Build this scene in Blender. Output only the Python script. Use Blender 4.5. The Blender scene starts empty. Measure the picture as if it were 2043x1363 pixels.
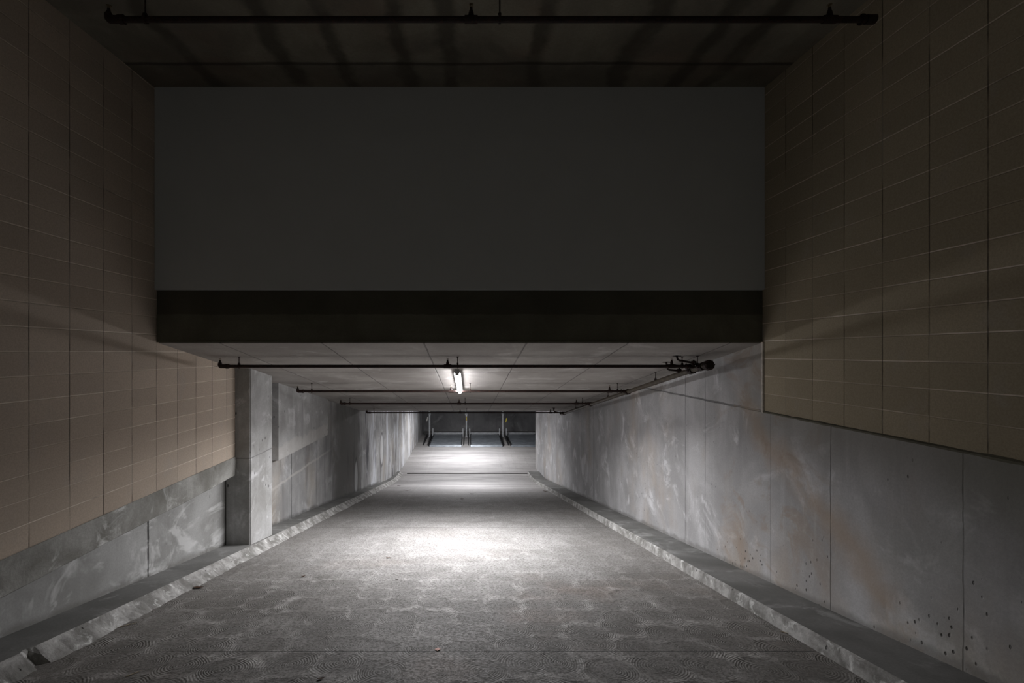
import bpy, bmesh, math, random
from mathutils import Vector, noise
random.seed(7)
S = bpy.context.scene
COL = S.collection
F = 960.0; VX = 936.0; HY = 705.0

# ------------------------------------------------------------------ materials
class NT:
    def __init__(s, name):
        s.m = bpy.data.materials.new(name); s.m.use_nodes = True
        s.t = s.m.node_tree; s.n = s.t.nodes; s.l = s.t.links
        s.b = s.n['Principled BSDF']
        tc = s.n.new('ShaderNodeTexCoord'); s.co = tc.outputs['Object']
        sp = s.n.new('ShaderNodeSeparateXYZ'); s.l.new(s.co, sp.inputs[0])
        s.X, s.Y, s.Z = sp.outputs
    def _in(s, sock, v):
        if isinstance(v, (int, float)): sock.default_value = v
        elif isinstance(v, (tuple, list)): sock.default_value = (*v, 1) if len(v) == 3 and sock.type == 'RGBA' else v
        else: s.l.new(v, sock)
    def math(s, op, a, b=None, c=None, clamp=False):
        n = s.n.new('ShaderNodeMath'); n.operation = op; n.use_clamp = clamp
        s._in(n.inputs[0], a)
        if b is not None: s._in(n.inputs[1], b)
        if c is not None: s._in(n.inputs[2], c)
        return n.outputs[0]
    def scaled(s, sc, off=(0, 0, 0)):
        n = s.n.new('ShaderNodeMapping'); n.inputs['Scale'].default_value = sc; n.inputs['Location'].default_value = off
        s.l.new(s.co, n.inputs['Vector']); return n.outputs[0]
    def noise(s, scale, detail=4, rough=.55, vec=None, dist=0):
        detail = min(detail, 4)
        n = s.n.new('ShaderNodeTexNoise'); n.inputs['Scale'].default_value = scale
        n.inputs['Detail'].default_value = detail; n.inputs['Roughness'].default_value = rough
        n.inputs['Distortion'].default_value = dist
        s.l.new(vec if vec is not None else s.co, n.inputs['Vector']); return n.outputs['Fac']
    def voro(s, scale, rnd=1, vec=None, feature='F1', dims='3D'):
        n = s.n.new('ShaderNodeTexVoronoi'); n.voronoi_dimensions = dims; n.feature = feature
        n.inputs['Scale'].default_value = scale; n.inputs['Randomness'].default_value = rnd
        s.l.new(vec if vec is not None else s.co, n.inputs['Vector']); return n
    def ramp(s, f, a, b, o0=0., o1=1., smooth=True):
        n = s.n.new('ShaderNodeMapRange'); n.interpolation_type = 'SMOOTHSTEP' if smooth else 'LINEAR'
        s._in(n.inputs[0], f); n.inputs[1].default_value = a; n.inputs[2].default_value = b
        n.inputs[3].default_value = o0; n.inputs[4].default_value = o1; return n.outputs[0]
    def mix(s, f, a, b, mode='MIX'):
        n = s.n.new('ShaderNodeMix'); n.data_type = 'RGBA'; n.blend_type = mode
        s._in(n.inputs[0], f); s._in(n.inputs[6], a); s._in(n.inputs[7], b); return n.outputs[2]
    def comb(s, x, y, z):
        n = s.n.new('ShaderNodeCombineXYZ'); s._in(n.inputs[0], x); s._in(n.inputs[1], y); s._in(n.inputs[2], z); return n.outputs[0]
    def line(s, axis, pos, w, soft=None, wob=None):
        """mask = 1 on a line at axis==pos with half-width w"""
        a = {'X': s.X, 'Y': s.Y, 'Z': s.Z}[axis] if isinstance(axis, str) else axis
        if wob is not None: a = s.math('ADD', a, wob)
        d = s.math('ABSOLUTE', s.math('SUBTRACT', a, pos))
        return s.ramp(d, w, w + (soft or w), 1, 0)
    def mx(s, a, b): return s.math('MAXIMUM', a, b)
    def out(s, color, rough=.85, bump=None, dist=.01, strength=1., metal=0., spec=.3):
        s._in(s.b.inputs['Base Color'], color); s._in(s.b.inputs['Roughness'], rough)
        s._in(s.b.inputs['Metallic'], metal); s.b.inputs['Specular IOR Level'].default_value = spec
        if bump is not None:
            n = s.n.new('ShaderNodeBump'); n.inputs['Strength'].default_value = strength; n.inputs['Distance'].default_value = dist
            s.l.new(bump, n.inputs['Height']); s.l.new(n.outputs[0], s.b.inputs['Normal'])
        return s.m

def concrete(name, base, dark, light=None, blotch=.9, streak=.5, streak_axis='Z', streak_scale=5., bugs=.5, bugscale=7.,
             bugcov=.5, joints=(), warm=None, warm_amt=.35, bump=.006, extra=None):
    t = NT(name)
    b = t.noise(blotch, 6, .6, dist=.4)
    col = t.mix(t.ramp(b, .35, .68), dark, base)
    if light: col = t.mix(t.ramp(t.noise(blotch * 1.7, 7, .65, vec=t.scaled((1, 1, 1), (7, 3, 9)), dist=.8), .54, .70), col, light)
    sc = {'Z': (streak_scale, streak_scale, .35), 'X': (.3, streak_scale, streak_scale), 'Y': (streak_scale, .3, streak_scale)}[streak_axis]
    st = t.noise(1, 5, .6, vec=t.scaled(sc))
    col = t.mix(t.math('MULTIPLY', t.ramp(st, .5, .72), streak), col, dark)
    st2 = t.noise(1, 4, .6, vec=t.scaled(sc, (13, 17, 5)))
    if light: col = t.mix(t.math('MULTIPLY', t.ramp(st2, .56, .75), streak * .7), col, light)
    if warm: col = t.mix(t.math('MULTIPLY', t.ramp(t.noise(.8, 4, .6, vec=t.scaled((1, 1, .6), (21, 4, 2))), .48, .7), warm_amt), col, warm)
    fine = t.noise(45, 5, .7)
    col = t.mix(t.ramp(fine, .3, .7, .0, .22), col, tuple(c * .55 for c in dark))
    h = t.math('ADD', t.math('MULTIPLY', fine, .25), t.math('MULTIPLY', t.noise(6, 5, .6), .5))
    if bugs > 0:
        v = t.voro(bugscale, 1, vec=t.scaled((1, 1, .6))).outputs['Distance']
        msk = t.math('MULTIPLY', t.ramp(v, .07, .13, 1, 0), t.ramp(t.noise(1.3, 3, .6, vec=t.scaled((1, 1, 1), (3, 8, 1))), bugcov, bugcov + .12))
        msk = t.math('MULTIPLY', msk, bugs)
        col = t.mix(msk, col, tuple(c * .25 for c in dark)); h = t.math('SUBTRACT', h, t.math('MULTIPLY', msk, 1.5))
    wob = t.math('MULTIPLY', t.math('SUBTRACT', t.noise(3, 4), .5), .028)
    jn = t.noise(2.2, 2) if joints else None
    for (ax, pos, w, amt) in joints:
        m = t.line(ax, pos, w, wob=wob); m = t.math('MULTIPLY', m, t.ramp(jn, .2, .6, amt * .55, amt))
        col = t.mix(m, col, tuple(c * .3 for c in dark)); h = t.math('SUBTRACT', h, t.math('MULTIPLY', m, 1.5))
    if extra: col, h = extra(t, col, h)
    return t.out(col, t.ramp(b, .3, .7, .75, .92), h, bump)

def cmu(name, y0, z0, tint):
    t = NT(name)
    bw, bh = .4064, .2032
    u = t.math('DIVIDE', t.math('SUBTRACT', t.Y, y0), bw); v = t.math('DIVIDE', t.math('SUBTRACT', t.Z, z0), bh)
    wob = t.math('MULTIPLY', t.math('SUBTRACT', t.noise(9, 3), .5), .012)
    fu = t.math('FRACT', t.math('ADD', u, wob)); fv = t.math('FRACT', t.math('ADD', v, wob))
    du = t.math('MULTIPLY', t.math('SUBTRACT', .5, t.math('ABSOLUTE', t.math('SUBTRACT', fu, .5))), bw)
    dv = t.math('MULTIPLY', t.math('SUBTRACT', .5, t.math('ABSOLUTE', t.math('SUBTRACT', fv, .5))), bh)
    ju = t.math('MULTIPLY', t.ramp(du, .003, .006, 1, 0), t.ramp(t.noise(1.3, 3, .6, vec=t.scaled((1, 3, 2), (7, 7, 2))), .35, .6, .3, 1)); jv = t.ramp(dv, .0035, .0065, 1, 0)
    wn = t.n.new('ShaderNodeTexWhiteNoise'); wn.noise_dimensions = '3D'
    t.l.new(t.comb(t.math('FLOOR', u), t.math('FLOOR', v), 3.3), wn.inputs['Vector'])
    r = wn.outputs['Value']
    a = tuple(c * .91 for c in tint); b = tuple(min(1, c * 1.08) for c in tint)
    col = t.mix(r, a, b)
    col = t.mix(t.ramp(t.noise(.7, 4), .35, .7, 0, .45), col, (tint[0] * .80, tint[1] * .84, tint[2] * .86))
    col = t.mix(t.ramp(t.noise(4, 5, .6, vec=t.scaled((1, 1, .7), (3, 5, 6))), .55, .75, 0, .3), col, (.50, .46, .42))
    fine = t.noise(70, 5, .75)
    col = t.mix(t.ramp(fine, .35, .65, .0, .3), col, (tint[0] * .5, tint[1] * .48, tint[2] * .45))
    jm = t.noise(1.1, 3, .6, vec=t.scaled((1, 1, 5)))
    jcol = t.mix(t.ramp(jm, .28, .38), (.07, .055, .045), (.92, .82, .70))
    col = t.mix(t.math('MULTIPLY', jv, t.ramp(t.noise(1.7, 3, .6, vec=t.scaled((1, .6, 4), (4, 4, 4))), .35, .65, .25, 1)), col, jcol)
    jd = t.noise(1.6, 3, .6, vec=t.scaled((1, 2.5, .7), (9, 1, 4)))
    col = t.mix(t.math('MULTIPLY', ju, .8), col, t.mix(t.ramp(jd, .5, .64), (.06, .045, .035), (.40, .36, .30)))
    h = t.math('SUBTRACT', t.math('MULTIPLY', fine, .25), t.math('MULTIPLY', t.mx(ju, jv), .8))
    return t.out(col, .95, h, .005, 1, spec=.15)

def simple(name, color, rough=.6, metal=0., var=.25, scale=12, bump=.002, rust=None):
    t = NT(name); f = t.noise(scale, 5, .65)
    col = t.mix(t.ramp(f, .3, .7, 0, 1), tuple(c * (1 - var) for c in color), tuple(min(1, c * (1 + var)) for c in color))
    if rust: col = t.mix(t.ramp(t.noise(scale * 1.8, 4, .7, vec=t.scaled((1, 1, 1), (4, 4, 4))), .5, .65), col, rust)
    return t.out(col, rough, f, bump, metal=metal)

# shared concrete tints
def right_extra(t, col, h):
    # orange-brown run of stain crossing the wall, and its faint companion higher up
    n = t.math('MULTIPLY', t.math('SUBTRACT', t.noise(1.6, 5, .6), .5), .7)
    d = t.math('ADD', t.math('ADD', t.Z, 1.12), t.math('MULTIPLY', t.math('SUBTRACT', 5.36, t.Y), .66))
    m = t.ramp(t.math('ABSOLUTE', t.math('ADD', d, n)), .0, .34, .62, 0)
    m = t.math('MULTIPLY', m, t.ramp(t.Y, 5.7, 6.4, 1, 0))
    m = t.math('MULTIPLY', m, t.ramp(t.noise(3, 4, .6), .3, .55))
    col = t.mix(m, col, (.42, .32, .235))
    br = t.math('MULTIPLY', t.ramp(t.noise(1.5, 6, .65, vec=t.scaled((1, 1, 1.2), (6, 1, 8)), dist=1.0), .50, .66), t.ramp(t.math('ABSOLUTE', t.math('SUBTRACT', t.Y, 5.6)), .4, 1.4, .6, 0))
    col = t.mix(br, col, (.33, .255, .19))
    dk = t.math('MULTIPLY', t.ramp(t.Z, -1.25, -.7), t.ramp(t.Y, 5.0, 6.4, .45, 0)); col = t.mix(dk, col, (.30, .28, .235))
    m2 = t.math('MULTIPLY', t.ramp(t.Y, 3.4, 4.4, .3, 0), t.ramp(t.noise(1.2, 4), .3, .7))
    col = t.mix(m2, col, (.22, .22, .17))
    # honeycombed band low on the wall
    zz = t.math('ADD', t.Z, t.math('MULTIPLY', t.Y, .19))
    v = t.voro(16, 1, vec=t.scaled((1, 1, .7))).outputs['Distance']
    m3 = t.math('MULTIPLY', t.ramp(v, .10, .2, 1, 0), t.math('MULTIPLY', t.ramp(zz, -1.1, -1.25), t.ramp(t.noise(2.1, 3, vec=t.scaled((1, 1, 1), (1, 2, 3))), .5, .6)))
    m3 = t.math('MULTIPLY', m3, t.ramp(t.Y, 6.6, 7.2, .9, 0))
    col = t.mix(m3, col, (.07, .065, .06)); h = t.math('SUBTRACT', h, m3)
    # cement fillet dirt where the wall meets the kerb
    m4 = t.ramp(t.math('ADD', zz, t.math('MULTIPLY', t.noise(3, 4), .16)), -1.47, -1.40, .55, 0)
    col = t.mix(m4, col, (.15, .145, .13))
    return col, h
def left_low_extra(t, col, h):
    zz = t.math('ADD', t.Z, t.math('MULTIPLY', t.Y, .1885))
    m4 = t.ramp(t.math('ADD', zz, t.math('MULTIPLY', t.noise(3, 4), .14)), -1.50, -1.42, .5, 0)
    col = t.mix(m4, col, (.12, .115, .10))
    # pale lime washes
    n = t.noise(1.2, 6, .6, vec=t.scaled((1, .8, 1.6), (2, 9, 2)), dist=1.2)
    col = t.mix(t.ramp(n, .52, .62, 0, .65), col, (.68, .68, .67))
    return col, h
def left_far_extra(t, col, h):
    zz = t.math('ADD', t.Z, t.math('MULTIPLY', t.Y, .1885))
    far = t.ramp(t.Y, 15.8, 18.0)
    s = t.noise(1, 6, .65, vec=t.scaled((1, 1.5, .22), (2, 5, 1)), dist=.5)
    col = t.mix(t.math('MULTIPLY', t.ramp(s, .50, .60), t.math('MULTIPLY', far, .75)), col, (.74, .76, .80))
    s2 = t.noise(1, 6, .65, vec=t.scaled((1, 2.4, .3), (8, 15, 3)), dist=.5)
    col = t.mix(t.math('MULTIPLY', t.ramp(s2, .54, .64), t.ramp(t.Y, 12.5, 16.5, .35, .95)), col, (.10, .10, .11))
    # uneven darker patch short of the slab end
    w = t.math('MULTIPLY', t.math('SUBTRACT', t.noise(.7, 5, .6), .5), 3.0)
    dd = t.ramp(t.math('ABSOLUTE', t.math('SUBTRACT', t.math('ADD', t.Y, w), 14.9)), .9, 2.2, .85, 0)
    col = t.mix(dd, col, (.15, .145, .135))
    # light plastered ovals
    for (y, z, ry, rz) in ((20.0, -4.0, .34, .62), (15.9, -4.15, .22, .62)):
        a = t.math('DIVIDE', t.math('SUBTRACT', t.Y, y), ry); b = t.math('DIVIDE', t.math('SUBTRACT', t.Z, z), rz)
        r = t.math('SQRT', t.math('ADD', t.math('MULTIPLY', a, a), t.math('MULTIPLY', b, b)))
        col = t.mix(t.ramp(r, .8, 1.0, .6, 0), col, (.62, .62, .62))
        col = t.mix(t.ramp(t.math('ABSOLUTE', t.math('SUBTRACT', r, 1.08)), .03, .14, .7, 0), col, (.1, .1, .1))
    m4 = t.ramp(t.math('ADD', zz, t.math('MULTIPLY', t.noise(3, 4), .16)), -1.49, -1.40, .65, 0)
    col = t.mix(t.math('MULTIPLY', m4, t.ramp(t.Y, 19, 20, 1, 0)), col, (.10, .10, .095))
    # lap line of the two pours
    ln = t.line(t.math('ADD', t.Z, t.math('MULTIPLY', t.Y, 0.0)), -2.62, .012, .03, wob=t.math('MULTIPLY', t.math('SUBTRACT', t.noise(2, 3), .5), .1))
    ln = t.math('MULTIPLY', ln, t.ramp(t.Y, 12, 13.5, .6, 0))
    col = t.mix(ln, col, (.55, .53, .50))
    return col, h

GREY = (.40, .395, .39); DARK = (.24, .237, .232); LITE = (.56, .555, .55); WARM = (.42, .33, .25)
M = {}
M['wall_r'] = concrete('concrete_right', (.54, .535, .54), (.36, .355, .355), (.68, .68, .69), 1.0, .45, warm=(.42, .35, .28), warm_amt=.6, bugs=.7, bugscale=13, bugcov=.47,
    joints=[('Y', 6.98, .006, .6), ('Y', 7.63, .009, .9), ('Y', 4.555, .005, .6), ('Y', 3.33, .004, .5), ('Y', 5.47, .003, .3), ('Y', 13.3, .008, .6), ('Y', 18.9, .008, .5), ('Z', -.675, .008, .8)], extra=right_extra)
M['wall_l_low'] = concrete('concrete_left_low', (.45, .45, .44), (.29, .288, .275), (.62, .62, .61), .8, .3, bugs=.3,
    joints=[('Y', 5.69, .010, 1.0), ('Y', 2.6, .008, .8)], extra=left_low_extra)
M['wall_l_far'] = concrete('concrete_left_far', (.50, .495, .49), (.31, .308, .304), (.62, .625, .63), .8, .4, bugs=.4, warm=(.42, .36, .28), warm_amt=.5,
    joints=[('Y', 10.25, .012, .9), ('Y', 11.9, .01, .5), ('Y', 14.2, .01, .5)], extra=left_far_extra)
M['pilaster'] = concrete('concrete_pilaster', (.52, .52, .515), (.33, .325, .31), (.66, .66, .66), 1.3, .45, bugs=.8, bugscale=7, bugcov=.40,
    joints=[('Z', -1.64, .006, .45)])
M['panel'] = concrete('concrete_panel', (.50, .50, .495), (.34, .335, .325), (.62, .62, .62), 1.3, .4, bugs=.8, bugscale=7, bugcov=.42, joints=[('Y', 10.55, .008, .6)],
    extra=lambda t, c, h: (t.mix(t.ramp(t.math('ADD', t.Z, t.math('MULTIPLY', t.noise(3, 5), .35)), -1.66, -1.60, .4, 0), c, (.58, .555, .52)), h))
M['band'] = concrete('concrete_band', (.46, .455, .43), (.24, .235, .21), (.74, .74, .72), 1.6, .3, bugs=.2, bump=.02)
M['slab'] = concrete('concrete_slab_soffit', (.46, .435, .41), (.33, .305, .285), (.55, .53, .51), .9, .45, 'X', 4., bugs=.12,
    joints=[('X', x, .006, .65) for x in (-2.93, -1.73, -.53, .67, 1.87, 3.07)] + [('Y', y, .008, .5) for y in (6.6, 7.9, 9.2, 10.5, 11.8, 13.1, 14.4, 15.7)])
M['curb'] = concrete('concrete_kerb_top', (.23, .228, .22), (.14, .14, .132), (.32, .32, .31), 1.2, .3, 'Y', 4, bugs=.2, joints=[('Y', 9.5, .008, .7), ('Y', 11.7, .008, .7)])
M['curbface'] = concrete('concrete_kerb_face', (.50, .49, .475), (.20, .195, .18), (.70, .70, .68), 4.5, .3, 'Y', 6, bugs=.8, bugscale=11, bump=.02)
def up_ceil(t, col, h):
    wob = t.math('MULTIPLY', t.math('SUBTRACT', t.noise(1.7, 4, .6), .5), .35)
    cn = t.noise(1.4, 3)
    for x, w in ((-2.9, .05), (-1.9, .07), (-1.34, .04), (-.67, .04), (-.22, .05), (.72, .05), (1.68, .08), (2.35, .05), (2.75, .07)):
        m = t.line('X', x, w * .6, .10, wob); m = t.math('MULTIPLY', m, t.ramp(cn, .25, .55, .2, .6))
        col = t.mix(m, col, (.045, .04, .03))
    m = t.line('Y', 5.1, .012, .03, t.math('MULTIPLY', wob, .2)); col = t.mix(t.math('MULTIPLY', m, .7), col, (.04, .035, .03))
    col = t.mix(t.ramp(t.Y, 5.08, 5.16, 0, .35), col, (.08, .07, .055))
    return col, h
M['ceil_up'] = concrete('concrete_upper_ceiling', (.36, .335, .27), (.21, .19, .155), None, 1.1, .4, 'Y', 2., bugs=.1, warm=(.30, .20, .15), warm_amt=.4, extra=up_ceil)
def beam_x(t, col, h):
    w = t.math('MULTIPLY', t.math('SUBTRACT', t.noise(5, 4), .5), .03)
    col = t.mix(t.ramp(t.math('ADD', t.Z, w), .445, .46, 0, .55), col, (.05, .045, .035))
    return col, h
M['beam'] = concrete('concrete_beam', (.20, .19, .145), (.13, .122, .09), None, 1.2, .3, 'X', 5, bugs=.1, extra=beam_x)
t = NT('painted_plaster'); f = t.noise(2, 4); M['paint'] = t.out(t.mix(f, (.56, .57, .565), (.62, .63, .635)), .7, t.noise(160, 3, .6), .0015, .6)
M['cmu_l'] = cmu('blockwork_left', 5.203, -1.6105, (.62, .515, .42))
M['cmu_r'] = cmu('blockwork_right', 5.208, -.672, (.48, .41, .30))
M['far'] = concrete('concrete_far', (.46, .46, .465), (.27, .27, .275), (.55, .55, .555), .5, .5, bugs=.1)
M['caulk'] = simple('pale_sealant', (.62, .58, .52), .6)
M['gap'] = simple('dark_gap_filler', (.02, .02, .02), .9)

# ramp paving with overlapping trowelled swirls
t = NT('swirl_finished_concrete')
warp = t.n.new('ShaderNodeTexNoise'); warp.inputs['Scale'].default_value = 2.5; t.l.new(t.co, warp.inputs['Vector'])
wv = t.n.new('ShaderNodeVectorMath'); wv.operation = 'MULTIPLY_ADD'; t.l.new(warp.outputs['Color'], wv.inputs[0]); wv.inputs[1].default_value = (.12, .12, 0)
t.l.new(t.comb(t.X, t.Y, 0), wv.inputs[2])
def swirl(off, scale):
    mp = t.n.new('ShaderNodeMapping'); mp.inputs['Location'].default_value = off; t.l.new(wv.outputs[0], mp.inputs['Vector'])
    v = t.voro(scale, .45, vec=mp.outputs[0], dims='2D')
    d = v.outputs['Distance']
    ph = t.math('ADD', t.math('MULTIPLY', d, 112), t.math('MULTIPLY', t.noise(6, 4), 11))
    return d, t.math('MULTIPLY_ADD', t.math('SINE', ph), .5, .5)
d1, r1 = swirl((0, 0, 0), 2.75)
edge = t.ramp(d1, .42, .62)
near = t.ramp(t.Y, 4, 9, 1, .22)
blot = t.noise(1.1, 6, .62, dist=.5)
fine = t.noise(38, 6, .75)
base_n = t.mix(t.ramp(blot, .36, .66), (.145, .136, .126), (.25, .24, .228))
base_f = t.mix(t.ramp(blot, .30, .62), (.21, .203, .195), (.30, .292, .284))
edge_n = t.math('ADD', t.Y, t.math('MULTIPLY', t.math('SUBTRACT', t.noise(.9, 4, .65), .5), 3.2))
col = t.mix(t.ramp(edge_n, 5.0, 7.2), base_n, base_f)  # light falloff painted in: paler from the lamp pool on, darker nearer
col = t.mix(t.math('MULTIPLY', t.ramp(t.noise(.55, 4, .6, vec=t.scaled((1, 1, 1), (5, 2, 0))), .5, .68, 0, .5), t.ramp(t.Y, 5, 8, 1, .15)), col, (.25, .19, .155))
scal = t.math('MULTIPLY', t.ramp(t.noise(2.2, 3, vec=t.scaled((1, 1, 1), (5, 7, 1))), .3, .62), near)
col = t.mix(t.math('MULTIPLY', t.ramp(d1, .12, .5, .55, 0), scal), col, (.13, .125, .115))
col = t.mix(t.math('MULTIPLY', edge, t.math('MULTIPLY', t.math('MULTIPLY', scal, t.ramp(t.noise(6, 4), .40, .56)), .75)), col, (.50, .485, .465))
rm = t.math('MULTIPLY', r1, t.math('MULTIPLY', t.math('MULTIPLY', scal, t.ramp(t.noise(4.5, 4, vec=t.scaled((1, 1, 1), (2, 2, 2))), .36, .54)), .6))
col = t.mix(rm, col, (.13, .125, .115))
col = t.mix(t.ramp(fine, .44, .62, 0, .7), col, (.065, .06, .053))
v = t.voro(5, 1, dims='2D').outputs['Distance']
col = t.mix(t.math('MULTIPLY', t.ramp(t.math('ADD', v, t.math('MULTIPLY', fine, .12)), .08, .15, .8, 0), t.ramp(blot, .42, .52)), col, (.06, .055, .045))
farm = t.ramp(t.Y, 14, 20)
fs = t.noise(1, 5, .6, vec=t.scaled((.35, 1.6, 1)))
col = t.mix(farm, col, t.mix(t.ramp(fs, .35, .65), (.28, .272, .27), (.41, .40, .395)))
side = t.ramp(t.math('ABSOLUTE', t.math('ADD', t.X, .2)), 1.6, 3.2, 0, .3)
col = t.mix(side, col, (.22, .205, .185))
wb = t.math('MULTIPLY', t.math('SUBTRACT', t.noise(1.5, 3), .5), .03)
ln = t.math('MULTIPLY', t.line('Y', 3.94, .0035, .003, wb), t.ramp(t.math('ABSOLUTE', t.math('SUBTRACT', t.X, .3)), 2.3, 2.9, .9, .1))
ln2 = t.math('MULTIPLY', t.line('Y', 9.8, .008, .01, wb), .45)
ln3 = t.math('MULTIPLY', t.line(t.math('ADD', t.X, t.math('MULTIPLY', t.Y, .02)), -1.62, .012, .03, wb), .06)
col = t.mix(t.mx(ln, ln2), col, (.03, .03, .03))
col = t.mix(ln3, col, (.6, .58, .55))
lt = t.noise(60, 4, .7, vec=t.scaled((1, 1, 1), (4, 4, 4)))
col = t.mix(t.math('MULTIPLY', t.ramp(lt, .55, .72, 0, .4), near), col, (.48, .47, .455))
h = t.math('ADD', t.math('MULTIPLY', r1, t.math('MULTIPLY', scal, .3)), t.math('MULTIPLY', fine, .6))
h = t.math('ADD', h, t.math('MULTIPLY', edge, .8)); h = t.math('SUBTRACT', h, t.mx(ln, ln2))
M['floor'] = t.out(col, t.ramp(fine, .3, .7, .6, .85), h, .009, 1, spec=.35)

M['pipe'] = simple('oxide_red_steel', (.020, .011, .009), .6, 0, .4, 18, rust=(.045, .018, .012))
M['pipe_g'] = simple('olive_steel_main', (.065, .052, .036), .5, 0, .35, 9, rust=(.035, .022, .015))
M['brass'] = simple('sprinkler_brass', (.25, .20, .13), .4, .6)
M['steel'] = simple('galvanised_post', (.62, .64, .66), .45, .2, .15, 8)
M['rail'] = simple('black_rail_steel', (.03, .03, .032), .5, .2)
M['deck'] = simple('platform_sheet', (.24, .265, .29), .4, .3, .25, 3)
M['yellow'] = simple('yellow_plastic', (.80, .70, .10), .5)
M['amber'] = simple('amber_label', (.70, .38, .06), .5)
M['whitep'] = simple('white_plastic', (.75, .74, .70), .5)
M['lamp_body'] = simple('lamp_housing_enamel', (.30, .30, .30), .5)
M['leaf'] = simple('dry_leaf', (.07, .035, .018), .8, 0, .5, 30)
M['twig'] = simple('pale_splinter', (.45, .38, .28), .8)
M['paper'] = simple('pink_paper', (.80, .50, .44), .8, 0, .1, 60)
M['drain'] = simple('drain_iron', (.035, .033, .03), .7)
def emit(name, col, st):
    m = bpy.data.materials.new(name); m.use_nodes = True; b = m.node_tree.nodes['Principled BSDF']
    b.inputs['Base Color'].default_value = (.8, .8, .8, 1); b.inputs['Emission Color'].default_value = (*col, 1)
    b.inputs['Emission Strength'].default_value = st; return m
LAMP = 36.0
M['glow'] = emit('lit_lamp_lens', (.97, .965, 1.0), LAMP)

# ------------------------------------------------------------------ mesh helpers
def worg(o):
    v = Vector((0, 0, 0))
    while o is not None: v += o.location; o = o.parent
    return v
def obj(name, bm, mats, parent=None, smooth=False):
    org = worg(parent)
    bmesh.ops.translate(bm, verts=bm.verts, vec=-org)
    bmesh.ops.recalc_face_normals(bm, faces=bm.faces)
    me = bpy.data.meshes.new(name); bm.to_mesh(me); bm.free()
    for m in (mats if isinstance(mats, (list, tuple)) else [mats]): me.materials.append(m)
    if smooth: me.shade_smooth()
    o = bpy.data.objects.new(name, me); COL.objects.link(o)
    if parent is not None: o.parent = parent
    return o
def tag(o, label, cat, group=None):
    o['label'] = label; o['category'] = cat
    if group: o['group'] = group
    return o
def thing(name, label, cat, loc, group=None):
    o = bpy.data.objects.new(name, None); COL.objects.link(o); o.location = loc; o.empty_display_size = .2
    return tag(o, label, cat, group)
def struct(name, bm, mats):
    o = obj(name, bm, mats); o['kind'] = 'structure'; return o
def box(bm, x0, x1, y0, y1, z0, z1, bev=0):
    r = bmesh.ops.create_cube(bm, size=1)
    for v in r['verts']:
        v.co = Vector((x0 + (v.co.x + .5) * (x1 - x0), y0 + (v.co.y + .5) * (y1 - y0), z0 + (v.co.z + .5) * (z1 - z0)))
    if bev:
        es = {e for v in r['verts'] for e in v.link_edges}
        bmesh.ops.bevel(bm, geom=list(es), offset=bev, segments=2, affect='EDGES')
    return bm
def prism(bm, pts, x0, x1):
    """outline in (y, z), extruded from x0 to x1"""
    a = [bm.verts.new((x0, y, z)) for y, z in pts]; b = [bm.verts.new((x1, y, z)) for y, z in pts]
    bm.faces.new(a); bm.faces.new(b[::-1]); n = len(pts)
    for i in range(n): bm.faces.new((a[i], b[i], b[(i + 1) % n], a[(i + 1) % n]))
    return bm
def lathe(bm, p0, p1, prof, seg=16):
    """prof = [(t, r)] along the axis p0 -> p1"""
    p0 = Vector(p0); p1 = Vector(p1); d = (p1 - p0); q = d.to_track_quat('Z', 'Y'); L = d.length
    rings = []
    for tt, r in prof:
        rings.append([bm.verts.new(p0 + q @ Vector((r * math.cos(a), r * math.sin(a), tt * L))) for a in [2 * math.pi * i / seg for i in range(seg)]])
    for k in range(len(rings) - 1):
        for i in range(seg): bm.faces.new((rings[k][i], rings[k][(i + 1) % seg], rings[k + 1][(i + 1) % seg], rings[k + 1][i]))
    bm.faces.new(rings[0][::-1]); bm.faces.new(rings[-1]); return bm
def cyl(bm, p0, p1, r, seg=14): return lathe(bm, p0, p1, [(0, r), (1, r)], seg)
def tube(bm, pts, r, seg=12):
    for i in range(len(pts) - 1): cyl(bm, pts[i], pts[i + 1], r, seg)
    for p in pts[1:-1]: bmesh.ops.create_icosphere(bm, subdivisions=2, radius=r * 1.02, matrix=__import__('mathutils').Matrix.Translation(p))
    return bm

SL = .1885
YB, LB = 20.5, 3.78
def rampz(y, c):
    if y <= YB: return c - SL * y
    if y >= YB + LB: return c - SL * YB - SL * LB / 2
    s = y - YB; return c - SL * YB - SL * s + SL * s * s / (2 * LB)
FC, KC = -1.70, -1.575
FLOOR_END = rampz(99, FC)      # about -5.92
def slabz(y): return 1.203 - .192 * y
YE = 16.7

# ------------------------------------------------------------------ setting
bm = bmesh.new()
ys = [-3.5, 0, 2] + [3 + .5 * i for i in range(35)] + [20.2 + .3 * i for i in range(15)] + [25, 30, 37]
pts = [(y, rampz(y, FC)) for y in ys] + [(37, -6.4), (20, -6.4), (-3.5, -1.5)]
pts = [(y, rampz(y, FC)) for y in ys] + [(y, rampz(y, FC) - .35) for y in reversed(ys)]
a = []
def strip(bm, x0, x1, ys, f, th):
    top = [(bm.verts.new((x0, y, f(y))), bm.verts.new((x1, y, f(y)))) for y in ys]
    bot = [(bm.verts.new((x0, y, f(y) - th)), bm.verts.new((x1, y, f(y) - th))) for y in ys]
    for i in range(len(ys) - 1):
        bm.faces.new((top[i][0], top[i][1], top[i + 1][1], top[i + 1][0])); bm.faces.new((bot[i][0], bot[i + 1][0], bot[i + 1][1], bot[i][1]))
        for s in (0, 1): bm.faces.new((top[i][s], top[i + 1][s], bot[i + 1][s], bot[i][s]))
    for i in (0, -1): bm.faces.new((top[i][0], top[i][1], bot[i][1], bot[i][0]))
strip(bm, -3.9, 8.0, ys, lambda y: rampz(y, FC), .35)
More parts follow.
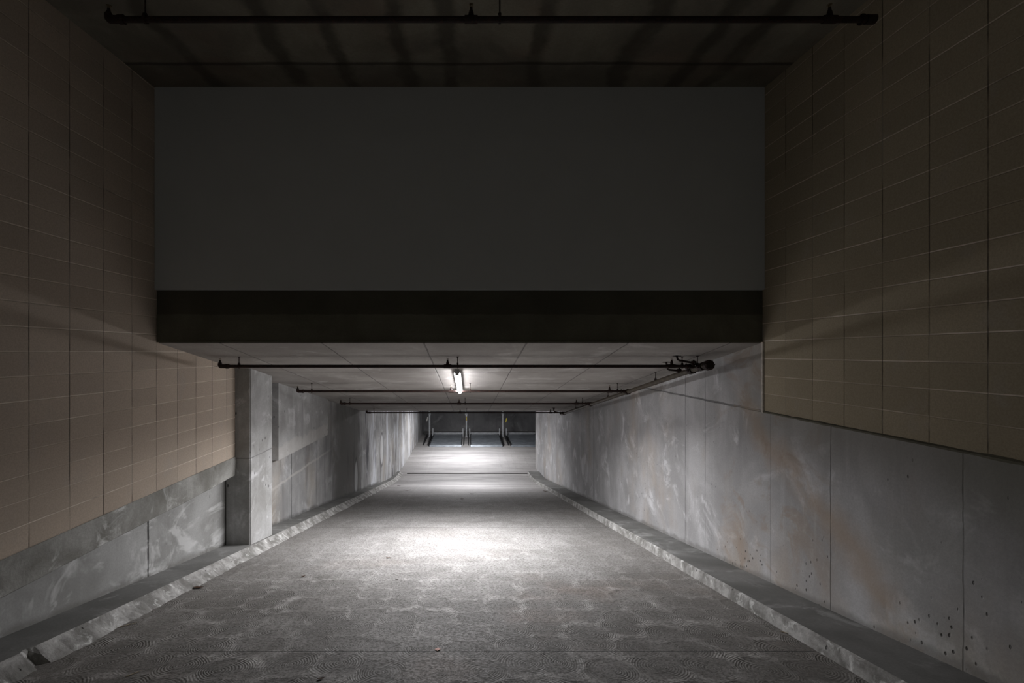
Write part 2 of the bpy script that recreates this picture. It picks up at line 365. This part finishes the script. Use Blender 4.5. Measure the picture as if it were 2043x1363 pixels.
struct('floor', bm, M['floor'])

# left side: blockwork above, recessed poured wall below
bm = bmesh.new(); box(bm, -4.05, -3.646, -3.5, 7.5, -1.6105, 3.2); struct('wall_left_upper', bm, M['cmu_l'])
bm = bmesh.new()
n = 60
for i in range(n):      # bond beam with an uneven lower edge
    y0 = -3.5 + 11.0 * i / n; y1 = -3.5 + 11.0 * (i + 1) / n
    if i == 0: prev = None
    def sec(y):
        dz = .02 * noise.noise(Vector((y * 1.7, 3, 0))); dx = .008 * noise.noise(Vector((y * 3, 9, 0)))
        return [(-4.05, -1.6105), (-3.635 + dx, -1.6105), (-3.632 + dx, -1.66), (-3.635 + dx, -1.90 + dz), (-3.655, -1.914 + dz), (-4.05, -1.914 + dz)]
    s0 = prev or [bm.verts.new((x, y0, z)) for x, z in sec(y0)]
    s1 = [bm.verts.new((x, y1, z)) for x, z in sec(y1)]
    for k in range(6): bm.faces.new((s0[k], s0[(k + 1) % 6], s1[(k + 1) % 6], s1[k]))
    if i == 0: bm.faces.new(s0)
    prev = s1
bm.faces.new(prev); struct('trim_1', bm, M['band'])
bm = bmesh.new(); prism(bm, [(-3.5, -2.2 + 1.1), (-3.5, -1.914), (8.3, -1.914), (8.3, rampz(8.3, FC) - .1)][0:0] or [(-3.5, -1.914), (8.3, -1.914), (8.3, rampz(8.3, FC) - .1), (-3.5, -1.2 - .8)], -4.1, -3.80)
struct('wall_left_lower', bm, M['wall_l_low'])
bm = bmesh.new()
secs = [(7.5, -3.79), (12, -3.78), (17.0, -3.72), (21, -3.60), (25, -3.46), (28, -3.43), (36.7, -3.42)]
pv = None
for i, (y, x) in enumerate(secs):
    s = [bm.verts.new((x, y, 0.2)), bm.verts.new((x, y, -6.2)), bm.verts.new((-4.1, y, -6.2)), bm.verts.new((-4.1, y, .2))]
    if pv:
        for k in range(4): bm.faces.new((pv[k], pv[(k + 1) % 4], s[(k + 1) % 4], s[k]))
    else: bm.faces.new(s)
    pv = s
bm.faces.new(pv); struct('wall_left', bm, M['wall_l_far'])

# right side
bm = bmesh.new(); box(bm, 3.426, 3.80, -3.5, 5.68, -.675, 3.2); struct('wall_right_upper', bm, M['cmu_r'])
bm = bmesh.new(); prism(bm, [(-3.5, -.675), (5.6, -.675), (5.6, .3), (7.63, .3), (7.63, rampz(7.63, FC) - .2), (-3.5, -1.3)], 3.424, 3.80)
prism(bm, [(7.63, .3), (9.0, .3), (24.9, .3), (24.9, -6.2), (7.63, rampz(7.63, FC) - .2)], 3.440, 3.80)
struct('wall_right', bm, M['wall_r'])
bm = bmesh.new(); box(bm, 3.408, 3.43, 5.585, 5.615, -.69, .13, .004); struct('trim_2', bm, M['caulk'])
bm = bmesh.new()        # uneven mortar ledge under the right blockwork
pv = None
for i in range(90):
    y = -3.5 + 9.1 * i / 89; w = .012 + .010 * noise.noise(Vector((y * 4, 1, 1))); hh = .012 + .01 * noise.noise(Vector((y * 5, 5, 1)))
    s = [bm.verts.new((3.43, y, -.675 + hh)), bm.verts.new((3.424 - w, y, -.678)), bm.verts.new((3.43, y, -.69 - hh))]
    if pv:
        for k in range(3): bm.faces.new((pv[k], pv[(k + 1) % 3], s[(k + 1) % 3], s[k]))
    else: bm.faces.new(s)
    pv = s
bm.faces.new(pv); struct('trim_3', bm, M['beam'])

# upper ceiling, painted wall over the opening, tunnel soffit, lower garage
bm = bmesh.new(); prism(bm, [(-3.5, 2.80), (5.8, 3.09), (5.8, 3.5), (-3.5, 3.5)], -4.05, 3.80); struct('ceiling_upper', bm, M['ceil_up'])
bm = bmesh.new(); box(bm, -3.646, 3.426, 5.57, 5.8, .735, 3.2, .006); struct('wall_front', bm, M['paint'])
bm = bmesh.new()
prism(bm, [(5.66, slabz(5.66)), (YE, slabz(YE)), (YE, slabz(YE) + .45), (5.66, slabz(5.66) + .45)], -4.1, 3.80); struct('ceiling', bm, M['slab'])
bm = bmesh.new(); box(bm, -4.1, 8.2, YE, 37.0, -1.95, -1.5); struct('ceiling_lower', bm, M['far'])
bm = bmesh.new(); box(bm, -4.1, 8.2, 36.6, 36.9, -6.3, -1.6); struct('wall_back', bm, M['far'])
bm = bmesh.new(); box(bm, 7.9, 8.2, 24.9, 36.9, -6.3, -1.6); box(bm, 3.8, 8.2, 24.6, 24.9, -6.3, -1.6); struct('wall_right_far', bm, M['far'])

# beam over the tunnel mouth
bm = bmesh.new(); box(bm, -3.65, 3.43, 5.62, 5.9, .128, .735, .005); box(bm, -3.65, 3.43, 5.61, 5.64, .128, .141, .002)
tag(obj('concrete_beam', bm, M['beam']), 'long dark concrete beam spanning the tunnel mouth under the painted wall', 'beam')

# pilaster and hanging panel on the left
bm = bmesh.new()
zb = rampz(7.9, KC) - .25
prism(bm, [(7.5, .2), (8.33, .2), (8.33, zb), (7.5, zb)], -3.85, -3.41)
for v in bm.verts:
    if v.co.z > 0: v.co.z = slabz(v.co.y) + .03
bmesh.ops.bevel(bm, geom=[e for e in bm.edges if abs(e.verts[0].co.z - e.verts[1].co.z) > 1], offset=.012, segments=2, affect='EDGES')
tag(obj('concrete_pilaster', bm, M['pilaster']), 'tall pale concrete pilaster standing on the left kerb beside the blockwork', 'pillar')
bm = bmesh.new(); prism(bm, [(9.25, slabz(9.25) + .03), (12.5, slabz(12.5) + .03), (12.5, -2.11), (9.25, -2.06)], -3.85, -3.665)
tag(obj('concrete_wall_panel', bm, M['panel']), 'thick pale concrete panel hung high on left wall behind the pilaster', 'wall panel')

# kerbs
def curb(name, xw, xt, xb, rough, label):
    bm = bmesh.new(); pv = None; sgn = 1 if xt > xw else -1
    y = -3.5
    Y1 = 23.6
    while y < Y1 + .001:
        f = .5 + .5 * noise.noise(Vector((y * 2.3, xw, 0))); g = noise.noise(Vector((y * 9, xw, 4)))
        j = rough * (f * .06 + g * .022 + .012 * noise.noise(Vector((y * 30, xw, 8))))
        if rough > .9 and 3.66 < y < 3.72: j -= .07
        zt = rampz(y, KC); zf = rampz(y, FC) - .02
        hh = zt - zf
        xs = xt - sgn * max(0, -j) * .5
        xbb = xb + sgn * j
        prof = [(xw, zt), (xs - sgn * .02, zt), (xs, zt - .012 - rough * .01 * f), (xs + sgn * (abs(xb - xt) * .35 + j * .5), zt - hh * .45), (xbb, zf + .02), (xbb + sgn * .01, zf), (xw, zf)]
        s = [bm.verts.new((x, y, z)) for x, z in prof]
        if pv:
            for k in range(7):
                fc = bm.faces.new((pv[k], pv[(k + 1) % 7], s[(k + 1) % 7], s[k]))
                fc.material_index = 1 if k in (1, 2, 3, 4) else 0
        else: bm.faces.new(s)
        pv = s; y += .04 if y < 12 else .12
    bm.faces.new(pv)
    return tag(obj(name, bm, [M['curb'], M['curbface']]), label, 'kerb')
curb('concrete_kerb', -3.80, -3.36, -3.27, 1.0, 'raised concrete kerb with crumbling edge along the left wall of the ramp')
curb('concrete_kerb', 3.43, 2.87, 2.89 - .03, .25, 'raised concrete kerb with straight edge along the right wall of the ramp')

# drain strip across the foot of the ramp
bm = bmesh.new(); box(bm, -3.05, 2.86, 23.55, 23.70, rampz(23.6, FC) - .05, rampz(23.6, FC) + .012)
for i in range(40): pass
tag(obj('trench_drain', bm, M['drain']), 'thin dark drain strip across the foot of the ramp', 'drain')

# ------------------------------------------------------------------ sprinkler pipes
def sprinkler(parent, x, y, z, r, up=.07):
    bm = bmesh.new(); lathe(bm, (x, y, z), (x, y, z + up), [(0, r * 1.45), (.3, r * 1.25), (.55, .016), (.8, .011), (1, .011)])
    h = obj('sprinkler_head', bm, M['pipe'], parent)
    bm = bmesh.new(); cyl(bm, (x, y, z + up + .018), (x, y, z + up + .022), .019)
    for s in (-1, 1): cyl(bm, (x + s * .010, y, z + up - .004), (x + s * .004, y, z + up + .02), .003, 6)
    obj('deflector', bm, M['brass'], h)
def hanger(parent, x, y, z, r, ztop):
    bm = bmesh.new(); seg = 20
    rings = []
    for i in range(seg):
        a = 2 * math.pi * i / seg
        rr = r + .004
        sq = 1.6 if math.sin(a) > .8 else 1
        rings.append([bm.verts.new((x + sx, y + rr * math.cos(a) + 0, z + rr * sq * math.sin(a))) for sx in (-.009, .009)] + [bm.verts.new((x + sx, y + (rr + .004) * math.cos(a), z + (rr + .004) * sq * math.sin(a))) for sx in (.009, -.009)])
    for i in range(seg):
        p, q = rings[i], rings[(i + 1) % seg]
        for k in range(4): bm.faces.new((p[k], p[(k + 1) % 4], q[(k + 1) % 4], q[k]))
    h = obj('hanger', bm, M['pipe'], parent)
    bm = bmesh.new(); cyl(bm, (x, y, z + r + .004), (x, y, ztop), .006, 8); cyl(bm, (x, y, z + r + .012), (x, y, z + r + .026), .012, 6)
    cyl(bm, (x, y, ztop - .01), (x, y, ztop), .016, 10)
    obj('hanger_rod', bm, M['pipe'], h)
def branch(y, z, x0, x1, r, heads, hangs, ceil, label, brace=False):
    root = thing('sprinkler_pipe', label, 'pipe', (x0, y, z), 'sprinkler branch pipes under the ceilings')
    bm = bmesh.new(); cyl(bm, (x0 + .02, y, z), (x1, y, z), r, 18); obj('pipe_run', bm, M['pipe'], root, False)
    bm = bmesh.new()     # elbow at the free end, turned up
    tube(bm, [Vector((x0 + .10, y, z)), Vector((x0 + .012, y, z)), Vector((x0, y, z + .012)), Vector((x0, y, z + .04))], r * 1.28, 14)
    cyl(bm, (x0 + .08, y, z), (x0 + .12, y, z), r * 1.5, 14)
    obj('elbow', bm, M['pipe'], root)
    sprinkler(root, x0, y, z + .03, r * .8, .055)
    for x in heads:
        bm = bmesh.new(); cyl(bm, (x - .05, y, z), (x + .05, y, z), r * 1.3); cyl(bm, (x, y, z), (x, y, z + r * 1.9), r * .9); obj('tee_fitting', bm, M['pipe'], root)
        sprinkler(root, x, y, z + r * 1.2, r * .7, .065)
    for x in hangs: hanger(root, x, y, z, r, ceil(y))
    bm = bmesh.new(); cyl(bm, (x1 - .03, y, z), (x1 + .04, y, z), r * 1.5); cyl(bm, (x1 - .07, y, z), (x1 - .055, y, z), r * 1.7, 12); obj('coupling', bm, M['pipe'], root)
    return root
def PX(px, y): return (px - VX) * y / F
def PZ(py, y): return (HY - py) * y / F
XM = 3.06
def upz(y): return 3.09 - .0312 * (5.8 - y)
branch(3.70, PZ(39, 3.7), PX(217, 3.7), PX(1735, 3.7), .023, [PX(940, 3.7), PX(1655, 3.7)], [PX(290, 3.7), PX(997, 3.7)], upz, 'dark sprinkler pipe under the upper ceiling, topmost in the photo')
ys4 = [6.51, 9.29, 12.1, 15.5]
labs = ['dark sprinkler pipe crossing the tunnel ceiling just inside the mouth, passing over the lamp',
        'second sprinkler pipe across the tunnel ceiling, behind the bright lamp',
        'third sprinkler pipe across the tunnel ceiling, between second and farthest pipes',
        'farthest and shortest looking sprinkler pipe at the end of the sloping tunnel ceiling']
pz = [PZ(731, 6.51), PZ(781, 9.29), PZ(805.5, 12.1), PZ(823.5, 15.5)]
lx = [439, 594, 680, 732]
hd = [[893, 1340], [900, 1216], [916, 1150], [918, 1098]]
hg = [[477, 913, 1361], [622, 938, 1232], [698, 928, 1162], [746, 931, 1106]]
for i, y in enumerate(ys4):
    branch(y, pz[i], PX(lx[i], y), XM - .06, .022, [PX(p, y) for p in hd[i]], [PX(p, y) for p in hg[i]], slabz, labs[i])

# main pipe down the right side
zm = lambda y: slabz(y) - .165
y0, y1 = 6.22, 15.9
root = thing('sprinkler_main_pipe', 'long sprinkler main running down the tunnel along the right wall', 'pipe', (XM, y0, zm(y0)))
bm = bmesh.new(); cyl(bm, (XM, y0 + .03, zm(y0 + .03)), (XM, y1, zm(y1)), .038, 22); obj('pipe_run', bm, M['pipe_g'], root)
for y in (6.33, 6.62, 9.29, 12.1, 15.5):
    bm = bmesh.new(); d = .045
    cyl(bm, (XM, y - d, zm(y - d)), (XM, y + d, zm(y + d)), .054, 18)
    for s in (-1, 1): box(bm, XM + s * .05 - .02, XM + s * .05 + .02, y - .03, y + .03, zm(y) - .018, zm(y) + .018, .004)
    cyl(bm, (XM - .075, y, zm(y)), (XM + .075, y, zm(y)), .008, 8)
    obj('coupling', bm, M['pipe'], root)
bm = bmesh.new(); lathe(bm, (XM + .03, 6.17, zm(6.17)), (XM + .03, 6.26, zm(6.26)), [(0, .05), (.15, .066), (.85, .066), (1, .05)], 22)
for k in range(6):
    a = k * math.pi / 3; cyl(bm, (XM + .03 + .05 * math.cos(a), 6.155, zm(6.16) + .05 * math.sin(a)), (XM + .03 + .05 * math.cos(a), 6.2, zm(6.2) + .05 * math.sin(a)), .009, 6)
obj('end_cap', bm, M['pipe'], root)
for y in (6.45, 7.9, 10.6, 13.8): hanger(root, XM, y, zm(y), .038, slabz(y))
# sway braces by the near end of the main
def brace(label, p0, p1, foot):
    r = thing('sway_brace', label, 'brace', p0)
    bm = bmesh.new(); cyl(bm, p0, p1, .015, 12); obj('brace_pipe', bm, M['pipe'], r)
    bm = bmesh.new()
    x, y, z = foot
    box(bm, x - .05, x + .05, y - .03, y + .03, z - .006, z, .002)
    v = Vector(p0); cyl(bm, v + Vector((-.01, 0, 0)), (x, y, z), .014, 8)
    obj('ceiling_bracket', bm, M['pipe'], r)
    bm = bmesh.new(); q = Vector(p1)
    box(bm, q.x - .028, q.x + .028, q.y - .028, q.y + .028, q.z - .03, q.z + .03, .006); cyl(bm, q + Vector((0, -.05, 0)), q + Vector((0, .05, 0)), .012, 8)
    cyl(bm, q + Vector((0, 0, -.05)), q + Vector((0, 0, .045)), .011, 8)
    obj('pipe_clamp', bm, M['pipe'], r)
ya = 6.45
brace('upper dark sway brace between ceiling and near end of the main pipe', (PX(1354, ya), ya, PZ(719, ya)), (PX(1384, ya), ya, PZ(724.5, ya)), (PX(1350, ya), ya, slabz(ya)))
yb = 6.95
brace('lower dark sway brace clamped to the main pipe under the first branch', (PX(1334, yb), yb, PZ(738, yb)), (PX(1355, yb), yb, PZ(740, yb)), (PX(1328, yb), yb - .02, slabz(yb - .02)))
yc = 15.3
brace('small distant sway brace beside the far end of the main pipe', (PX(1106, yc), yc, PZ(821, yc)), (PX(1118, yc), yc, PZ(824, yc)), (PX(1104, yc), yc, slabz(yc)))

# ------------------------------------------------------------------ lamps
def lamp(x, y0, L, zf, label, power=245, spread=158):
    r = thing('strip_lamp', label, 'lamp', (x, y0, zf(y0)), 'white strip lamps along the tunnel')
    dz = zf(y0 + L) - zf(y0)
    def P(yy, dx, d): return (x + dx, y0 + yy, zf(y0) + dz * yy / L - d)
    def bar(name, mat, prof, a, b):
        bm = bmesh.new(); A = [bm.verts.new(P(a, dx, d)) for dx, d in prof]; B = [bm.verts.new(P(b, dx, d)) for dx, d in prof]
        n = len(prof); bm.faces.new(A); bm.faces.new(B[::-1])
        for i in range(n): bm.faces.new((A[i], B[i], B[(i + 1) % n], A[(i + 1) % n]))
        return obj(name, bm, mat, r)
    bar('housing', M['lamp_body'], [(-.03, 0), (.03, 0), (.034, .04), (.056, .05), (.056, .058), (-.056, .058), (-.056, .05), (-.034, .04)], 0, L)
    lens = [(.045 * math.cos(a), .0585 + .065 * math.sin(a)) for a in [math.pi * i / 14 for i in range(15)]]
    bar('lens', M['glow'], lens, .06, L - .06)
    for a, b in ((.02, .06), (L - .06, L - .02)): bar('end_cap', M['lamp_body'], [(.034 * math.cos(q), .0585 + .045 * math.sin(q)) for q in [math.pi * i / 10 for i in range(11)]], a, b)
    # the lamp's own downward beam
    la = bpy.data.lights.new('strip_lamp_light', 'AREA'); la.shape = 'RECTANGLE'; la.size = .11; la.size_y = L - .2
    la.energy = power; la.spread = math.radians(spread); la.color = (.985, .975, 1.0)
    lo = bpy.data.objects.new('strip_lamp_light', la); COL.objects.link(lo); lo.parent = r
    lo.location = Vector(P(L / 2, 0, .135)) - r.location; lo.rotation_euler = (math.atan2(dz, L), 0, 0)
    return r
lamp(-.19, 7.55, 2.5, slabz, 'lit white strip lamp on the sloping tunnel ceiling between first and second pipes')
lamp(-.1, 18.6, 2.5, lambda y: -1.95, 'strip lamp lighting the foot of the ramp, beyond the tunnel ceiling edge', 135, 150)
lamp(-.2, 26.0, 2.5, lambda y: -1.95, 'strip lamp lighting the garage floor in front of the car lifts', 250, 150)

# ------------------------------------------------------------------ car lifts
FZ = FLOOR_END
def lift(xp, last, label):
    r = thing('car_lift', label, 'car lift', (xp, 34.0, FZ), 'parking lifts at the far end')
    for x in ([xp, xp + 2.6] if last else [xp]):
        bm = bmesh.new(); box(bm, x - .05, x + .05, 33.95, 34.1, FZ, FZ + 2.3, .008); box(bm, x - .10, x + .10, 33.9, 34.15, FZ, FZ + .02)
        p = obj('post', bm, M['steel'], r)
        bm = bmesh.new(); box(bm, x - .11, x + .11, 33.92, 34.12, FZ + 1.62, FZ + 1.65, .004); prism(bm, [(33.98, FZ + 1.62), (34.06, FZ + 1.62), (34.02, FZ + 1.5)], x - .07, x + .07)
        obj('crosshead', bm, M['steel'], p)
        for s in (-1, 1):
            if x == xp and xp < -2 and s < 0: pass
            else:
                bm = bmesh.new(); box(bm, x + s * .24 - .035, x + s * .24 + .035, 33.9, 33.98, FZ, FZ + .62, .006); obj('guide_post', bm, M['steel'], r)
            bm = bmesh.new(); prism(bm, [(30.9, FZ), (33.9, FZ), (33.9, FZ + .22), (33.2, FZ + .14), (30.95, FZ + .05)], x + s * .15 - .035, x + s * .15 + .035)
            obj('base_rail', bm, M['rail'], r)
        if abs(xp + .2) < .1 and x == xp:
            bm = bmesh.new(); box(bm, x - .04, x + .04, 33.935, 33.949, FZ + 1.18, FZ + 1.45); obj('safety_label', bm, M['amber'], p)
            bm = bmesh.new(); box(bm, x - .025, x + .035, 33.930, 33.934, FZ + 1.22, FZ + 1.42); obj('label_patch', bm, M['yellow'], p)
    xa, xb = xp + .29, xp + 2.6 - .29
    bm = bmesh.new()
    ny = 24; vs = []
    for i in range(ny + 1):                          # corrugated, lightly dished sheet
        y = 30.55 + (34.3 - 30.55) * i / ny; z = FZ + .085 + .012 * (i % 2) + (.05 * i / ny)
        vs.append([bm.verts.new((x, y, z)) for x in (xa, xb)] + [bm.verts.new((x, y, z - .03)) for x in (xb, xa)])
    for i in range(ny):
        for k in range(4): bm.faces.new((vs[i][k], vs[i][(k + 1) % 4], vs[i + 1][(k + 1) % 4], vs[i + 1][k]))
    bm.faces.new(vs[0]); bm.faces.new(vs[-1])
    pl = obj('platform', bm, M['deck'], r)
    bm = bmesh.new(); prism(bm, [(30.45, FZ), (30.55, FZ), (30.55, FZ + .10), (30.50, FZ + .11)], xa, xb); obj('front_lip', bm, M['deck'], pl)
    for x in (xa, xb):
        bm = bmesh.new(); box(bm, x - .03, x + .03, 30.55, 34.3, FZ, FZ + .16, .005); obj('side_rim', bm, M['rail'], pl)
    bm = bmesh.new(); box(bm, xa - .02, xb + .02, 34.32, 34.42, FZ + .19, FZ + .27, .006); box(bm, xa - .02, xb + .02, 34.34, 34.40, FZ + .10, FZ + .17)
    for x in (xa + .05, xb - .05): box(bm, x - .03, x + .03, 34.34, 34.40, FZ, FZ + .2)
    for k in range(3): box(bm, xa + .7 * k + .3, xa + .7 * k + .36, 34.30, 34.33, FZ + .15, FZ + .25)
    obj('rear_beam', bm, M['steel'], r)
    return r
lift(-2.80, False, 'leftmost of the three low grey car lifts against the back wall')
lift(-.20, False, 'middle grey car lift, its post carrying a yellow and amber label')
lift(2.38, True, 'rightmost grey car lift, partly hidden behind the right wall')
def pull(x, px, y, zc, mat, label):
    r = thing('hanging_tag', label, 'tag', (x, y, zc))
    bm = bmesh.new(); L = .30
    box(bm, x - .035, x + .035, y - .01, y + .01, zc - L / 2, zc + L / 2, .004)
    for v in bm.verts: v.co.x += (v.co.z - zc) * .22
    obj('tag_body', bm, mat, r)
    bm = bmesh.new(); cyl(bm, (x + .033, y, zc + L / 2 - .01), (x + .033, y, -1.95), .006, 6); obj('cord', bm, M['rail'], r)
pull(PX(852.5, 33.5), 0, 33.5, PZ(836, 33.5), M['whitep'], 'small white tag hanging on a cord left of the leftmost lift post')
pull(PX(1010, 33.5), 0, 33.5, PZ(838.5, 33.5), M['yellow'], 'small yellow tag hanging on a cord right of the right lift post')

# ------------------------------------------------------------------ litter
def on_floor(px, py, c=FC):
    y = -c * F / (py - HY - SL * F); return Vector(((px - VX) * y / F, y, rampz(y, c)))
def leaf(px, py, L, rot, mat, label, name='dry_leaf', cat='leaf', group=None, width=.45, curl=.25):
    p = on_floor(px, py); bm = bmesh.new(); rows = []
    n = 7
    for i in range(n + 1):
        s = i / n; w = L * width * math.sin(math.pi * (s ** .8)) * .5 + .001
        up = curl * L * (abs(s - .5) ** 1.5) + .006 + .01 * L * random.random()
        rows.append([(s * L - L / 2, k * w, up + abs(k) * curl * w * .9) for k in (-1, -.5, 0, .5, 1)])
    V = []
    for th in (0, -.0025):
        V.append([[bm.verts.new((x, y, z + th)) for x, y, z in row] for row in rows])
    for L_ in V:
        for i in range(n):
            for k in range(4): bm.faces.new((L_[i][k], L_[i][k + 1], L_[i + 1][k + 1], L_[i + 1][k]))
    T, B = V
    for i in range(n):
        for k in (0, 4): bm.faces.new((T[i][k], T[i + 1][k], B[i + 1][k], B[i][k]))
    for i in (0, n):
        for k in range(4): bm.faces.new((T[i][k], T[i][k + 1], B[i][k + 1], B[i][k]))
    bmesh.ops.recalc_face_normals(bm, faces=bm.faces)
    me = bpy.data.meshes.new(name); bm.to_mesh(me); bm.free(); me.materials.append(mat)
    o = bpy.data.objects.new(name, me); COL.objects.link(o)
    o.rotation_euler = (-math.atan(SL), 0, 0) if p.y < 20 else (0, 0, 0)
    o.rotation_mode = 'XYZ'
    from mathutils import Euler, Matrix
    o.matrix_world = Matrix.Translation(p) @ Matrix.Rotation(-math.atan(SL) if p.y < 20 else 0, 4, 'X') @ Matrix.Rotation(rot, 4, 'Z')
    tag(o, label, cat, group); return o
leaf(396, 1174, .12, .1, M['leaf'], 'curled brown dry leaf lying beside the left kerb')
G = 'dark dry leaf bits on the ramp'
leaf(775, 1114, .07, .2, M['leaf'], 'dark leaf bit on the bright floor left of centre, in front of the lamp pool', group=G)
leaf(605, 1151, .06, 1.0, M['leaf'], 'dark leaf bit on the floor, left end of the bright pool', group=G)
leaf(792, 1157, .045, .4, M['leaf'], 'tiny dark leaf bit near the lower edge of the bright pool', group=G)
leaf(942, 986, .15, .1, M['leaf'], 'dark leaf bit on the middle of the dim stretch of ramp', group=G)
leaf(922, 996, .12, .0, M['leaf'], 'dark leaf bit just nearer than the one in mid ramp', group=G)
leaf(812, 979, .28, .15, M['leaf'], 'long dark leaf scrap near the left kerb at the foot of the ramp', group=G, width=.25)
leaf(796, 970, .16, .0, M['leaf'], 'small dark leaf scrap beside the left kerb at the foot of the ramp', group=G)
leaf(1088, 981, .2, -.5, M['leaf'], 'dark leaf scrap against the right kerb at the foot of the ramp', group=G)
leaf(952, 1078, .03, .3, M['leaf'], 'speck of dark leaf in the middle of the bright pool', group=G)
leaf(640, 1356, .05, .4, M['leaf'], 'black leaf crumb on the nearest floor, left of centre', group=G)

def splinter(px, py, L, rot, label):
    p = on_floor(px, py); bm = bmesh.new()
    lathe(bm, (-L / 2, 0, .006), (L / 2, 0, .007), [(0, .0015), (.2, .0042), (.7, .0035), (1, .001)], 6)
    o = obj('wood_splinter', bm, M['twig']); from mathutils import Matrix
    o.matrix_world = Matrix.Translation(p) @ Matrix.Rotation(-math.atan(SL), 4, 'X') @ Matrix.Rotation(rot, 4, 'Z')
    tag(o, label, 'splinter', 'pale splinters on the ramp')
splinter(266, 1346, .11, 1.1, 'pale wood splinter on the nearest floor at the left')
splinter(253, 1249, .16, .9, 'pale wood splinter along the foot of the left kerb')
splinter(1567, 1264, .09, -.9, 'pale wood splinter at the foot of the right kerb')
p = on_floor(873, 1297); bm = bmesh.new()
vs = [bm.verts.new(v) for v in ((-.026, 0, .004), (0, -.030, .003), (.026, 0, .008), (0, .030, .005))]
f = bm.faces.new(vs); r = bmesh.ops.extrude_face_region(bm, geom=[f])
for v in r['geom']:
    if isinstance(v, bmesh.types.BMVert): v.co.z += .0015
o = obj('paper_scrap', bm, M['paper']); from mathutils import Matrix
o.matrix_world = Matrix.Translation(p) @ Matrix.Rotation(-math.atan(SL), 4, 'X')
tag(o, 'tiny pink paper scrap on the near floor by the thin joint', 'paper')

# ------------------------------------------------------------------ light and camera
w = bpy.data.worlds.new('night'); S.world = w; w.use_nodes = True
bg = w.node_tree.nodes['Background']; bg.inputs[0].default_value = (.96, .98, .94, 1); bg.inputs[1].default_value = .12

cam = bpy.data.cameras.new('camera'); co = bpy.data.objects.new('camera', cam); COL.objects.link(co); S.camera = co
cam.sensor_fit = 'HORIZONTAL'; cam.sensor_width = 36; cam.lens = F / 2043 * 36
co.location = (0, 0, 0); co.rotation_euler = (math.pi / 2, 0, 0)
cam.shift_x = (1021.5 - VX) / 2043; cam.shift_y = (HY - 681.5) / 2043
cam.clip_start = .05
S.view_settings.view_transform = 'Standard'; S.view_settings.look = 'None'; S.view_settings.gamma = 1; S.view_settings.use_curve_mapping = False
S.view_settings.exposure = .3
S.cycles.max_bounces = 4; S.cycles.diffuse_bounces = 3; S.cycles.glossy_bounces = 1; S.cycles.transmission_bounces = 0; S.cycles.caustics_reflective = False; S.cycles.caustics_refractive = False
S.cycles.use_adaptive_sampling = True; S.cycles.adaptive_threshold = .1
S.cycles.sample_clamp_indirect = 5
